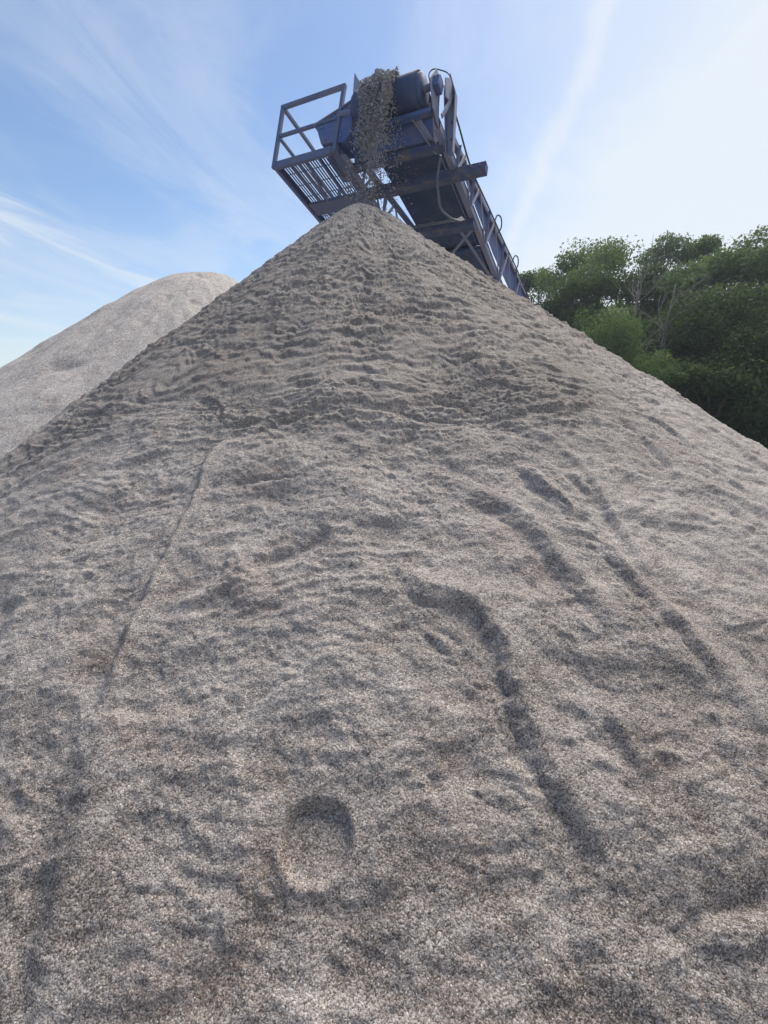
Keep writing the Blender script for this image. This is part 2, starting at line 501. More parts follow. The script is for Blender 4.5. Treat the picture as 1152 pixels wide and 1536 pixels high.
def carve(X, Y, pts, w, depth, lip, step, rough):
    """slump line: groove, raised lip and a small step across a line on the slope (distances on the slope, not in plan)"""
    out = np.zeros(X.shape, np.float32)
    q = np.array(pts, np.float32)
    k = 1.0 / math.cos(R(35))
    reach = 7 * abs(w) + 0.05
    m = (X > q[:, 0].min() - reach) & (X < q[:, 0].max() + reach) & (Y > q[:, 1].min() - reach) & (Y < q[:, 1].max() + reach)
    if not m.any():
        return out
    x, y = X[m], Y[m] * k
    wob = rough[m]
    q = q * np.array([1, k], np.float32)
    # smooth the line
    for _ in range(2):
        a, b = q[:-1], q[1:]
        q = np.concatenate([q[:1], np.stack([a * .75 + b * .25, a * .25 + b * .75], 1).reshape(-1, 2), q[-1:]])
    seg = np.linalg.norm(q[1:] - q[:-1], axis=1)
    cum = np.concatenate([[0], np.cumsum(seg)])
    L = cum[-1]
    best = np.full(x.shape, 1e9, np.float32)
    sgn = np.zeros(x.shape, np.float32)
    along = np.zeros(x.shape, np.float32)
    for i in range(len(seg)):
        if seg[i] < 1e-5:
            continue
        dx, dy = (q[i + 1] - q[i]) / seg[i]
        rx, ry = x - q[i, 0], y - q[i, 1]
        t = np.clip(rx * dx + ry * dy, 0, seg[i])
        ex, ey = rx - t * dx, ry - t * dy
        d = np.sqrt(ex * ex + ey * ey)
        u = d < best
        best[u] = d[u]
        sgn[u] = np.sign(dx * ey - dy * ex)[u]
        along[u] = (cum[i] + t)[u]
    s = best * sgn
    s = s + (wob * 0.5 + 0.25 * fbm(x * 24, y * 24, 2, seed=401)) * w
    end = sstep(along / L, 0.0, 0.22) * sstep(along / L, 1.0, 0.68)
    vary = 0.62 + 0.75 * perlin(along * 3.1, along * 0 + 7.3 * float(q[0, 0]), 5)
    end = end * np.clip(vary, 0.9, 1.05)
    w = w * 0.70
    h = -0.75 * depth * np.exp(-(s / w) ** 2) + (1.5 * lip + 0.004) * np.exp(-((s - 1.8 * w) / w) ** 2) + 0.25 * depth * np.exp(-((s + 2.2 * w) / (1.3 * w)) ** 2)
    h = h + step * 0.5 * (1 + np.tanh(2.0 * s / w)) * np.exp(-np.abs(s) / (4.0 * w)) * 1.4
    out[m] = 0.68 * h * end * (0.92 + 0.25 * wob)
    return out


def make_front_pile():
    # rows: distance from the peak, columns: direction around it (dense where one looks closely)
    r = np.concatenate([np.linspace(0.0, 3.3, 290), np.linspace(3.3, 5.85, 430)[1:], np.linspace(5.85, 11.6, 70)[1:]])
    ps = np.concatenate([np.linspace(-180, -95, 34), np.linspace(-95, -18, 330)[1:], np.linspace(-18, 18, 470)[1:],
                         np.linspace(18, 95, 330)[1:], np.linspace(95, 180, 34)[1:-1]])
    PS, RR = np.meshgrid(np.radians(ps), r)
    RR = RR.astype(np.float32)
    PS = PS.astype(np.float32)
    # wander so that the grid itself never shows
    X = APX + RR * np.sin(PS)
    Y = APY - RR * np.cos(PS)
    S = RR / math.cos(R(35))
    YS = (Y * 1.22).astype(np.float32)
    Z = cone_z(RR, PS).astype(np.float32)
    fade = sstep(RR, 0.05, 0.5)
    wob = fbm(X * 9, YS * 9, 3, seed=31)
    disp = np.zeros(X.shape, np.float32)
    # broad swells, running mostly down the slope
    disp += 0.055 * fbm(PS * 3.2, RR * 0.45, 3, seed=2) * sstep(RR, 0.3, 3.0)
    disp += 0.030 * fbm(X * 1.6, YS * 1.6, 3, seed=8) * fade
    # edge of the freshly fallen, rough sand
    edge = 3.50 + 0.35 * np.sin(PS * 2.3 + 0.6) + 0.42 * fbm(PS * 3.0, RR * 0.2, 3, seed=14) + 0.5 * sstep(PS, 0.35, 0.8) * sstep(PS, 1.5, 1.0) * -1.3
    edge = edge + 0.55 * sstep(PS, -0.35, -0.55)
    fresh = sstep(RR - edge, 0.12, -0.12)
    soft_fresh = sstep(RR - edge, 0.6, -0.5)
    # lumps and little terraces of the rough sand
    px, py = X + 0.03 * wob, YS + 0.03 * wob
    lum = fbm(px * 7.0, py * 13.0, 4, 0.6, seed=40, billow=True)
    ter = fbm(PS * 4.0, RR * 12.0 + 0.4 * wob, 4, 0.55, seed=51)
    lum2 = fbm(px * 26.0, py * 34.0, 3, 0.6, seed=44)
    clod = np.maximum(fbm(px * 17.0, py * 21.0, 2, 0.5, seed=61) - 0.22, 0.0)
    amp = 0.35 + 0.65 * sstep(fbm(PS * 4.0, RR * 1.4, 3, seed=71), -0.35, 0.35)
    rz = (0.013 * lum + 0.046 * ter + 0.015 * lum2 + 0.035 * clod) * amp
    disp += fresh * rz * (0.45 + 0.55 * sstep(RR, 0.3, 1.6)) * fade
    disp += 0.022 * soft_fresh * fade
    # older, settled sand below: soft ripples across the slope, pocks
    old = 1 - fresh
    rip = fbm(PS * 9.0, RR * 4.2 + 0.5 * wob, 4, 0.55, seed=81)
    pock = fbm(px * 12.0, py * 12.0, 4, 0.6, seed=84)
    grit = fbm(px * 55.0, py * 55.0, 2, 0.6, seed=88)
    near = sstep(RR, 3.0, 4.2)
    patch = sstep(fbm(X * 1.9, YS * 1.9, 3, seed=95), -0.25, 0.3)
    disp += old * (0.017 * rip * (1.2 - 0.7 * near) + (0.005 + 0.009 * patch) * pock + (0.0022 + 0.0022 * patch) * grit)
    clodlow = np.maximum(fbm(px * 22.0, py * 22.0, 2, 0.5, seed=97) - 0.30, 0.0)
    disp += old * 0.018 * clodlow
    rip2 = fbm(PS * 16.0 + wob * 0.3, RR * 13.0 + 0.7 * wob, 3, 0.55, seed=83)
    disp += old * 0.010 * rip2 * (1.2 - 0.9 * near)
    # small slumps: flat tongues with soft scarps between them
    wx, wy = X + 0.10 * fbm(X * 2.5, YS * 2.5, 2, seed=141), YS + 0.10 * fbm(X * 2.5, YS * 2.5, 2, seed=143)
    sc1 = np.tanh(3.2 * fbm(wx * 1.7, wy * 2.6, 4, 0.5, seed=145))
    sc2 = np.tanh(2.6 * fbm(wx * 4.3, wy * 7.5, 4, 0.55, seed=149))
    sc3 = fbm(PS * 11.0 + 0.4 * wob, RR * 2.0, 3, 0.5, seed=151)
    disp += (0.35 + 0.65 * old) * fade * (0.014 * sc1 + 0.011 * sc2 + 0.012 * sc3 * sstep(RR, 1.0, 3.5))
    # little steps across the slope: flat tread, short steep riser
    def steps(freq, seed, warp):
        ph = RR * freq + warp * fbm(PS * 6.0, RR * 1.3, 3, seed=seed) + 0.42 * fbm(X * 5.5, YS * 5.5, 3, 0.6, seed=seed + 1)
        fr = ph - np.floor(ph)
        return np.where(fr < 0.78, fr / 0.78, (1 - fr) / 0.22) - 0.5
    m1 = sstep(fbm(PS * 7.0, RR * 2.6, 3, 0.6, seed=171), -0.15, 0.35)
    m2 = sstep(fbm(PS * 9.0, RR * 3.2, 3, 0.6, seed=173), -0.05, 0.4)
    m3 = sstep(fbm(PS * 5.0, RR * 2.2, 3, 0.6, seed=175), -0.2, 0.3)
    disp += fresh * fade * (0.026 * (0.3 + 0.7 * m1) * steps(7.0, 181, 2.0) + 0.013 * m3 * steps(13.0, 185, 3.5))
    disp += old * (0.017 * m2 * steps(7.0, 191, 2.2) * (1.0 - 0.5 * near) + 0.010 * m3 * steps(15.0, 195, 3.5) * (1.0 - 0.35 * near))
    crisp = fbm(px * 14.0, py * 34.0, 3, 0.6, seed=199, billow=True)
    disp += old * 0.008 * crisp * (1.0 - 0.5 * near)
    # slumps and channels
    # the small relief thins out inside the rills
    rill = np.zeros(X.shape, np.float32)
    for pts, wd, dp, lp, stp in FEATS:
        rill += carve(X, Y, pts, wd, dp, lp, stp, wob)
    disp = disp * (1 - 0.65 * sstep(np.abs(rill), 0.004, 0.02) * old) + rill
    # round print pressed into the slope
    ex, ey = X - (-0.209), (Y - 1.168) * 1.22
    d = np.sqrt(ex * ex + (ey * 0.98) ** 2) / (0.115 * (1 + 0.08 * wob))
    floor = 0.034 + 0.010 * np.clip(ey / 0.11, -1, 1)
    disp *= 1 - 0.75 * sstep(d, 1.7, 1.05)
    disp += -floor * sstep(d, 1.04, 0.76)
    disp += 0.007 * np.exp(-((d - 1.08) / 0.10) ** 2) * sstep(ey, 0.05, -0.05)
    # lean with the slope: push along the surface normal
    ca, sa = math.cos(R(35)), math.sin(R(35))
    n_r = sa * sstep(RR, 0.0, 0.3)
    X2 = X + np.sin(PS) * n_r * disp
    Y2 = Y - np.cos(PS) * n_r * disp
    Z2 = Z + ca * disp
    Z2 = np.maximum(Z2, -0.1)
    nr, nc = RR.shape
    V = np.stack([X2.ravel(), Y2.ravel(), Z2.ravel()], 1)
    i = np.arange((nr - 1) * nc)
    a, b = i // nc, i % nc
    b2 = (b + 1) % nc
    Fq = np.stack([a * nc + b, (a + 1) * nc + b, (a + 1) * nc + b2, a * nc + b2], 1)
    me = mesh_np('sand_pile', V, Fq, True)
    at = me.attributes.new('damp', 'FLOAT', 'POINT')
    dampv = soft_fresh * (0.75 + 0.5 * fbm(PS * 3, RR * 1.2, 3, seed=101)) * sstep(RR, 0.3, 2.2)
    at.data.foreach_set('value', np.clip(dampv, 0, 1).astype(np.float32).ravel())
    gt = me.attributes.new('grit', 'FLOAT', 'POINT')
    gv = sstep(RR + 0.55 * fbm(X * 1.5, YS * 1.5, 4, 0.55, seed=161), 4.2, 5.6) * (0.75 + 0.6 * fbm(X * 3.1, YS * 3.1, 3, seed=165)) - 0.25 * sc2 * near
    gt.data.foreach_set('value', np.clip(gv, 0, 1).astype(np.float32).ravel())
    o = link_mesh('sand_pile', me, M_SAND)
    tag(o, 'large grey-brown cone of gritty sand filling the foreground under the conveyor', 'sand pile', 'sand piles')
    return o


front_pile = make_front_pile()


# ------------------------------------------------------------------ second pile, behind on the left
def make_back_pile():
    cx, cy, top = -6.6, 18.2, 9.62
    r = np.concatenate([np.linspace(0, 14.5, 200)])
    ps = np.linspace(-180, 180, 480, endpoint=False)
    PS, RR = np.meshgrid(np.radians(ps), r)
    X = cx + RR * np.sin(PS)
    Y = cy - RR * np.cos(PS)
    t = 0.70 + 0.03 * np.cos(PS)
    Z = top - t * (np.sqrt(RR * RR + 1.6) - 1.2)
    # flattened, nibbled crest with a small second hump on the right
    Z += -0.16 * np.exp(-((X - cx - 0.1) ** 2 + (Y - cy) ** 2) / 0.5)
    Z += 0.12 * np.exp(-((X - cx - 1.0) ** 2 + (Y - cy + 0.3) ** 2) / 0.45)
    f = sstep(RR, 0.2, 1.2)
    disp = 0.14 * fbm(PS * 4.5, RR * 0.35, 3, seed=121) * sstep(RR, 1.0, 3.5) + 0.05 * fbm(X * 0.8, Y * 0.9, 4, 0.5, seed=125) + 0.014 * fbm(X * 5, Y * 6, 3, 0.6, seed=127)
    # slides running down from the crest
    sl = fbm(PS * 16.0, RR * 0.5, 3, 0.55, seed=131)
    disp += 0.02 * np.tanh(2 * fbm(X * 1.2, Y * 0.6 + Z * 0.4, 3, 0.55, seed=133)) * sstep(RR, 0.4, 1.0)
    scar = np.maximum(fbm(X * 0.55, Y * 0.9, 3, seed=137) - 0.25, 0)
    disp -= 0.25 * scar
    V = np.stack([(X + np.sin(PS) * 0.5 * disp).ravel(), (Y - np.cos(PS) * 0.5 * disp).ravel(), np.maximum(Z + 0.8 * disp, -0.1).ravel()], 1)
    nr, nc = RR.shape
    i = np.arange((nr - 1) * nc)
    a, b = i // nc, i % nc
    b2 = (b + 1) % nc
    Fq = np.stack([a * nc + b, (a + 1) * nc + b, (a + 1) * nc + b2, a * nc + b2], 1)
    me = mesh_np('sand_pile', V, Fq, True)
    o = link_mesh('sand_pile', me, M_SAND2)
    tag(o, 'paler smooth sand pile with blunt top behind the left flank', 'sand pile', 'sand piles')
    return o


back_pile = make_back_pile()

# ------------------------------------------------------------------ the stacking conveyor
PH, INC = R(27), R(18)
CX = np.array([math.cos(PH), -math.sin(PH), 0.0])                                   # across the belt, to the right
CY = np.array([math.sin(PH) * math.cos(INC), math.cos(PH) * math.cos(INC), -math.sin(INC)])   # down the belt, away
CZ = np.cross(CX, CY)                                                               # square to the belt, up
CO = np.array([0.126, 7.45, 9.18])                                                  # middle of the head drum
TAIL = 27.0
base_pt = CO + CY * TAIL
base_pt = np.array([base_pt[0], base_pt[1], 0.0])
conveyor = empty('stacker_conveyor', tuple(base_pt))
tag(conveyor, 'weathered flare-tinted blue steel belt conveyor with truss sides dropping sand on the pile', 'conveyor')


def T(p):
    x, y, z = p
    return tuple(CO + CX * x + CY * y + CZ * z - base_pt)


class MB:
    def __init__(self):
        self.v = []
        self.f = []

    def add(self, vs, fs):
        o = len(self.v)
        self.v += [tuple(v) for v in vs]
        self.f += [tuple(i + o for i in f) for f in fs]

    def bar(self, a, b, w, h, up=(0, 0, 1)):
        """rectangular bar from a to b; w across, h along up"""
        a, b, up = Vector(a), Vector(b), Vector(up)
        d = (b - a).normalized()
        s = d.cross(up)
        if s.length < 1e-4:
            s = d.cross(Vector((1, 0, 0)))
        s.normalize()
        u = s.cross(d).normalized()
        vs = []
        for p in (a, b):
            for (i, j) in ((-1, -1), (1, -1), (1, 1), (-1, 1)):
                vs.append(p + s * (w / 2 * i) + u * (h / 2 * j))
        self.add(vs, [(0, 1, 2, 3), (7, 6, 5, 4), (0, 4, 5, 1), (1, 5, 6, 2), (2, 6, 7, 3), (3, 7, 4, 0)])
        return self

    def angle(self, a, b, w, t=0.008, up=(0, 0, 1), flip=1):
        """L section: two thin legs"""
        a, b, up = Vector(a), Vector(b), Vector(up)
        d = (b - a).normalized()
        s = d.cross(up)
        if s.length < 1e-4:
            s = d.cross(Vector((1, 0, 0)))
        s.normalize()
        s *= flip
        u = (s.cross(d) * flip).normalized()
        prof = [(0, 0), (w, 0), (w, t), (t, t), (t, w), (0, w)]
        vs = [p + s * i + u * j for p in (a, b) for (i, j) in prof]
        n = 6
        fs = [tuple(range(n))[::-1], tuple(range(n, 2 * n))] + [(i, (i + 1) % n, n + (i + 1) % n, n + i) for i in range(n)]
        self.add(vs, fs)
        return self

    def channel(self, a, b, w, h, t=0.01, up=(0, 0, 1), flip=1):
        """C section, web of height h along up, flanges of width w"""
        a, b, up = Vector(a), Vector(b), Vector(up)
        d = (b - a).normalized()
        s = d.cross(up)
        s.normalize()
        s *= flip
        u = (s.cross(d) * flip).normalized()
        prof = [(0, -h / 2), (w, -h / 2), (w, -h / 2 + t), (t, -h / 2 + t), (t, h / 2 - t), (w, h / 2 - t), (w, h / 2), (0, h / 2)]
        vs = [p + s * i + u * j for p in (a, b) for (i, j) in prof]
        n = 8
        fs = [(0, 1, 2, 3), (0, 3, 4, 7), (4, 5, 6, 7), (n + 3, n + 2, n + 1, n), (n + 7, n + 4, n + 3, n), (n + 7, n + 6, n + 5, n + 4)]
        fs += [(i, (i + 1) % n, n + (i + 1) % n, n + i) for i in range(n)]
        self.add(vs, fs)
        return self

    def prism(self, poly, off):
        """polygon (3d points) pushed along off"""
        n = len(poly)
        off = Vector(off)
        vs = [Vector(p) for p in poly] + [Vector(p) + off for p in poly]
        fs = [tuple(range(n))[::-1], tuple(range(n, 2 * n))] + [(i, (i + 1) % n, n + (i + 1) % n, n + i) for i in range(n)]
        self.add(vs, fs)
        return self

    def tube(self, pts, rad, n=8, closed_ends=True):
        pts = [Vector(p) for p in pts]
        rads = rad if isinstance(rad, (list, tuple)) else [rad] * len(pts)
        o = len(self.v)
        ref = Vector((0.3, 0.5, 0.8)).normalized()
        for i, p in enumerate(pts):
            d = (pts[min(i + 1, len(pts) - 1)] - pts[max(i - 1, 0)]).normalized()
            s = d.cross(ref)
            if s.length < 1e-3:
                s = d.cross(Vector((1, 0, 0)))
            s.normalize()
            u = d.cross(s)
            for k in range(n):
                a = 2 * math.pi * k / n
                self.v.append(tuple(p + (s * math.cos(a) + u * math.sin(a)) * rads[i]))
        for i in range(len(pts) - 1):
            for k in range(n):
                k2 = (k + 1) % n
                self.f.append((o + i * n + k, o + i * n + k2, o + (i + 1) * n + k2, o + (i + 1) * n + k))
        if closed_ends:
            self.f.append(tuple(o + k for k in range(n))[::-1])
            self.f.append(tuple(o + (len(pts) - 1) * n + k for k in range(n)))
        return self

    def build(self, name, mat, parent, local=True, smooth=False, bevel=0.0):
        me = bpy.data.meshes.new(name)
        vs = [T(v) for v in self.v] if local else self.v
        me.from_pydata(vs, [], self.f)
        me.update()
        if smooth:
            for p in me.polygons:
                p.use_smooth = len(p.vertices) == 4
        o = link_mesh(name, me, mat, parent)
        if bevel:
            md = o.modifiers.new('bevel', 'BEVEL')
            md.width = bevel
            md.segments = 1
            md.limit_method = 'ANGLE'
        return o


def curve_pts(ctrl, n=24):
    """Catmull-Rom through control points"""
    c = [Vector(p) for p in ctrl]
    c = [c[0] * 2 - c[1]] + c + [c[-1] * 2 - c[-2]]
    out = []
    per = max(2, n // (len(c) - 3))
    for i in range(1, len(c) - 2):
        for k in range(per):
            t = k / per
            p0, p1, p2, p3 = c[i - 1:i + 3]
            out.append(0.5 * ((2 * p1) + (p2 - p0) * t + (2 * p0 - 5 * p1 + 4 * p2 - p3) * t * t + (3 * p1 - p0 - 3 * p2 + p3) * t ** 3))
    out.append(c[-2])
    return out


def chord_top(y):
    return -0.36 + 0.14 * (y - 0.5) if y < 6.7 else 0.508


# head drum and its shaft
DR, DZ = 0.18, -0.11            # radius of the drum, its axis below the reference line
drum = MB()
prof = [(-0.56, 0.03), (-0.555, DR - 0.012), (-0.54, DR), (0.45, DR), (0.465, DR - 0.012), (0.47, 0.03)]
nseg = 40
for (x, rr) in prof:
    for k in range(nseg):
        a = 2 * math.pi * k / nseg
        drum.v.append((x, rr * math.cos(a), DZ + rr * math.sin(a)))
for i in range(len(prof) - 1):
    for k in range(nseg):
        k2 = (k + 1) % nseg
        drum.f.append((i * nseg + k, i * nseg + k2, (i + 1) * nseg + k2, (i + 1) * nseg + k))
drum_o = drum.build('head_drum', M_DRUM, conveyor, smooth=True)
MB().tube([(-0.86, 0, DZ), (0.70, 0, DZ)], 0.045, 14).build('shaft', M_STEEL2, drum_o, smooth=True)

# belt: carrying run, wrap round the drum, return run below
BT = 0.014
path = [(TAIL, DR + 0.02 + BT)]
ys = list(np.linspace(TAIL - 1, 0.4, 40))
path = [(y, DR + BT + 0.004) for y in [TAIL] + ys]
for k in range(0, 19):
    a = math.pi / 2 + math.pi * k / 18
    path.append((math.cos(a) * (DR + BT + 0.004), math.sin(a) * (DR + BT + 0.004)))
path += [(y, -(DR + BT + 0.004)) for y in ys[::-1] + [TAIL]]
bm_ = MB()
nx = 9
xs = np.linspace(-0.50, 0.42, nx)
for j, (y, z) in enumerate(path):
    trough = 0.0
    if z > 0 and y > 0:
        trough = min(1.0, max(0.0, (y - 0.5) / 1.2))
    for x in xs:
        e = max(0.0, abs(x + 0.02) - 0.20) / 0.28
        bm_.v.append((x * (1 - 0.06 * trough), y, DZ + z + trough * e * 0.12))
for j in range(len(path) - 1):
    for i in range(nx - 1):
        a = j * nx + i
        bm_.f.append((a, a + 1, a + nx + 1, a + nx))
belt_o = bm_.build('belt', M_BELT, conveyor, smooth=True)
sm = belt_o.modifiers.new('thick', 'SOLIDIFY')
sm.thickness = BT
sm.offset = 0.0

# chords of the two truss sides
for s in (1, -1):
    x = 0.75 * s
    for kind in ('low', 'high'):
        if kind == 'low':
            MB().angle((x, 0.05, -0.69), (x, TAIL, -0.69), 0.085 * 1.0, 0.01, (0, 0, 1), -s).build('chord', M_STEEL2, conveyor)
        else:
            m = MB()
            m.angle((x, 0.46, chord_top(0.46)), (x, 6.7, chord_top(6.7)), 0.07, 0.01, (0, 0, -1), s)
            m.angle((x, 6.7, chord_top(6.7)), (x, TAIL, chord_top(TAIL)), 0.07, 0.01, (0, 0, -1), s)
            m.build('chord', M_STEEL2, conveyor)
# skirt plate behind each top chord
for s in (1, -1):
    m = MB()
    x = 0.705 * s
    m.prism([(x, 0.5, chord_top(0.5) - 0.04), (x, 6.7, chord_top(6.7) - 0.04), (x, 6.7, chord_top(6.7) - 0.62), (x, 3.2, -0.40), (x, 0.5, -0.42)], (-0.012 * s, 0, 0))
    if s > 0:
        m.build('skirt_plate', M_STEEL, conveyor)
# web: verticals and diagonals
for s in (1, -1):
    x = 0.765 * s
    stations = [0.71, 1.45, 2.40, 3.55, 4.80, 6.1, 7.4, 8.7, 10.0, 11.3]
    for i, y in enumerate(stations):
        zt = chord_top(y)
        MB().bar((x, y, -0.685), (x, y + 0.02, zt - 0.01), 0.05, 0.012, (0, 1, 0)).build('web_post', M_STEEL2, conveyor)
        if i + 1 < len(stations):
            y2 = y + 0.33 * (stations[i + 1] - y)
            MB().bar((x + 0.014 * s, y + 0.03, -0.68), (x + 0.014 * s, y2, chord_top(y2) - 0.02), 0.05, 0.012, (1, 0, 0)).build('web_brace', M_PLATE, conveyor)
            y3 = stations[i + 1] - 0.06
            MB().bar((x, y2 + 0.06, chord_top(y2) - 0.02), (x, y3, -0.67), 0.045, 0.012, (1, 0, 0)).build('web_brace', M_STEEL2, conveyor)
# cross members under the return belt
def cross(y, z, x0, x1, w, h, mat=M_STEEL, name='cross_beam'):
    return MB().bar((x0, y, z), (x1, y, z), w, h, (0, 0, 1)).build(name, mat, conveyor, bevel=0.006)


cross(0.34, -0.66, -0.72, 0.70, 0.10, 0.10, M_BEAM)
cross(0.80, -0.72, -0.72, 1.18, 0.13, 0.13, M_BEAM)
cross(1.84, -0.745, -0.72, 0.74, 0.16, 0.10, M_BEAM)
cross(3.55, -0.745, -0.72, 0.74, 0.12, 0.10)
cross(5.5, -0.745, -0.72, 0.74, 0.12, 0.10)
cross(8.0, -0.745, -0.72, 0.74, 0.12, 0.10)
for (a, b) in (((0.10, 2.62, -0.70), (0.68, 2.02, -0.70)), ((0.42, 1.94, -0.715), (0.62, 3.46, -0.715)), ((-0.62, 2.05, -0.70), (0.10, 2.62, -0.70))):
    MB().angle(a, b, 0.05, 0.008).build('plan_brace', M_STEEL2, conveyor)
# return rollers
for y in (1.28, 3.0, 5.0, 7.5):
    MB().tube([(-0.62, y, -0.372), (0.60, y, -0.372)], 0.05, 14).build('return_roller', M_DRUM, conveyor, smooth=True)
# head end, right: bearing plate, tall channel, brace
hp = MB().prism([(0.775, 0.34, -0.82), (0.86, 0.34, -0.84), (0.785, 0.34, 0.0), (0.675, 0.34, 0.29), (0.61, 0.34, 0.17)], (0, 0.012, 0)).build('head_post', M_PLATE, conveyor)
MB().bar((0.866, 0.30, -0.84), (0.791, 0.30, 0.0), 0.012, 0.09, (0, 1, 0)).build('flange', M_STEEL2, hp)
MB().bar((0.791, 0.30, 0.003), (0.681, 0.30, 0.29), 0.012, 0.09, (0, 1, 0)).build('flange', M_STEEL2, hp)
MB().bar((0.769, 0.31, -0.82), (0.604, 0.31, 0.17), 0.012, 0.07, (0, 1, 0)).build('flange', M_STEEL2, hp)
MB().prism([(0.73, 0.02, -0.02), (0.73, 0.17, 0.12), (0.73, 0.31, 0.08), (0.73, 0.31, -0.10), (0.73, 0.10, -0.20)], (0.012, 0, 0)).build('gusset_plate', M_PLATE, conveyor)
MB().bar((0.75, 0.30, -0.02), (0.75, 0.05, -0.52), 0.05, 0.02, (1, 0, 0)).build('take_up_arm', M_STEEL2, conveyor)
pl = MB().prism([(0.60, -0.16, -0.16), (0.60, -0.02, 0.10), (0.60, 0.14, 0.10), (0.60, 0.20, -0.20), (0.60, 0.34, -0.66), (0.60, 0.22, -0.66), (0.60, 0.02, -0.34)], (0.016, 0, 0)).build('bearing_plate', M_PLATE, conveyor)
MB().prism([(0.616, -0.09, -0.18), (0.616, 0.09, -0.18), (0.616, 0.09, -0.06), (0.616, 0.05, -0.02), (0.616, -0.05, -0.02), (0.616, -0.09, -0.06)], (0.08, 0, 0)).build('bearing_block', M_STEEL, pl, bevel=0.008)
MB().channel((0.53, 0.13, -0.20), (0.60, 0.42, -0.66), 0.04, 0.05, 0.008, (1, 0, 0), 1).build('bearing_leg', M_PLATE, pl)
MB().angle((0.29, 0.12, -0.34), (0.60, 0.40, -0.70), 0.07, 0.009, (0, -1, 1)).build('head_brace', M_PLATE, conveyor)
# belt cleaner bar below the drum and a plate behind it
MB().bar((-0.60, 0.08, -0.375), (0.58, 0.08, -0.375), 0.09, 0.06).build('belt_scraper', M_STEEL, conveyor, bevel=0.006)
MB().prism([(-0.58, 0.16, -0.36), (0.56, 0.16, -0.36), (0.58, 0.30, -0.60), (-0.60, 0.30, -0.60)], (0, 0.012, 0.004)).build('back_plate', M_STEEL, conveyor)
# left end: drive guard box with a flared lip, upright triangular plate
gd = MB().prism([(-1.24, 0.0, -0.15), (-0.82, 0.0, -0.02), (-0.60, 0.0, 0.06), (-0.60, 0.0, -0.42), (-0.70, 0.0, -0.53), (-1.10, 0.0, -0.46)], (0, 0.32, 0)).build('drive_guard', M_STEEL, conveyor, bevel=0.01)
MB().prism([(-1.27, -0.03, -0.148), (-0.82, -0.03, -0.006), (-0.58, -0.03, 0.082), (-0.58, -0.03, 0.068), (-0.82, -0.03, -0.02), (-1.26, -0.03, -0.165)], (0, 0.40, 0)).build('guard_lid', M_PLATE, gd)
MB().prism([(-0.705, 0.02, 0.52), (-0.44, 0.02, 0.115), (-0.665, 0.02, 0.045)], (0, 0.008, 0)).build('guide_plate', M_PLATE, conveyor)
MB().prism([(-0.60, -0.10, -0.10), (-0.60, 0.02, 0.10), (-0.60, 0.3, 0.10), (-0.60, 0.42, -0.66), (-0.60, 0.2, -0.66)], (-0.014, 0, 0)).build('bearing_plate', M_STEEL, conveyor)
# bolts on the plates and beam ends
def bolt(p, ax, parent=None):
    p, ax = Vector(p), Vector(ax)
    MB().tube([p, p + ax * 0.018], 0.016, 6).build('bolt', M_STEEL2, parent or conveyor)


for (x, z) in ((0.70, 0.12), (0.73, -0.05), (0.77, -0.35), (0.80, -0.6)):
    bolt((x, 0.34, z), (0, -1, 0), hp)
for (x, z) in ((-1.12, -0.22), (-0.9, -0.12), (-0.68, -0.03), (-1.02, -0.42), (-0.76, -0.44)):
    bolt((x, 0.0, z), (0, -1, 0), gd)
for x in (0.98, 1.10):
    bolt((x, 0.735, -0.70), (0, -1, 0))
# roller brackets and a cable run along the right chord
for y in (0.45, 1.28, 3.0, 5.0):
    for s in (-1, 1):
        MB().prism([(0.66 * s, y - 0.05, -0.42), (0.66 * s, y + 0.05, -0.42), (0.66 * s, y + 0.03, -0.64), (0.66 * s, y - 0.03, -0.64)], (0.012 * s, 0, 0)).build('roller_bracket', M_STEEL2, conveyor)
MB().tube(curve_pts([(0.70, 0.36, 0.02), (0.82, 0.5, -0.30), (0.80, 1.2, -0.32), (0.81, 2.2, -0.20), (0.80, 3.4, -0.02), (0.80, 5.2, 0.24), (0.80, 8.0, 0.46)], 40), 0.013, 6).build('cable', M_CABLE, conveyor, smooth=True)
MB().tube(curve_pts([(0.56, 0.14, -0.16), (0.60, 0.05, -0.36), (0.64, 0.16, -0.52), (0.70, 0.32, -0.60)], 18), 0.012, 6).build('cable', M_CABLE, conveyor, smooth=True)
# drive motor behind the guard
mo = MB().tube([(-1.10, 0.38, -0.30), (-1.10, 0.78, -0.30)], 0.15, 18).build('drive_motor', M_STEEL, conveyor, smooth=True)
MB().tube([(-1.10, 0.34, -0.30), (-1.10, 0.38, -0.30)], 0.10, 16).build('end_bell', M_STEEL2, mo, smooth=True)
# hose and cable
MB().tube(curve_pts([(0.63, 0.43, -0.70), (0.52, 0.66, -0.82), (0.44, 0.95, -0.86), (0.38, 1.26, -0.84), (0.45, 1.62, -0.76), (0.60, 1.85, -0.68)], 30), 0.017, 8).build('hose', M_HOSE, conveyor, smooth=True)
MB().tube(curve_pts([(0.50, 0.12, 0.02), (0.46, 0.12, 0.13), (0.44, 0.12, 0.23), (0.49, 0.12, 0.275), (0.59, 0.14, 0.25), (0.69, 0.2, 0.22), (0.72, 0.33, 0.16)], 36), 0.008, 6).build('cable', M_CABLE, conveyor, smooth=True)
for y in (2.85, 4.45):
    z = chord_top(y)
    MB().tube(curve_pts([(0.76, y - 0.05, z - 0.02), (0.80, y - 0.06, z + 0.10), (0.84, y + 0.05, z + 0.12), (0.83, y + 0.18, z + 0.04), (0.78, y + 0.2, z - 0.06)], 20), 0.014, 6).build('pull_loop', M_RAIL, conveyor, smooth=True)

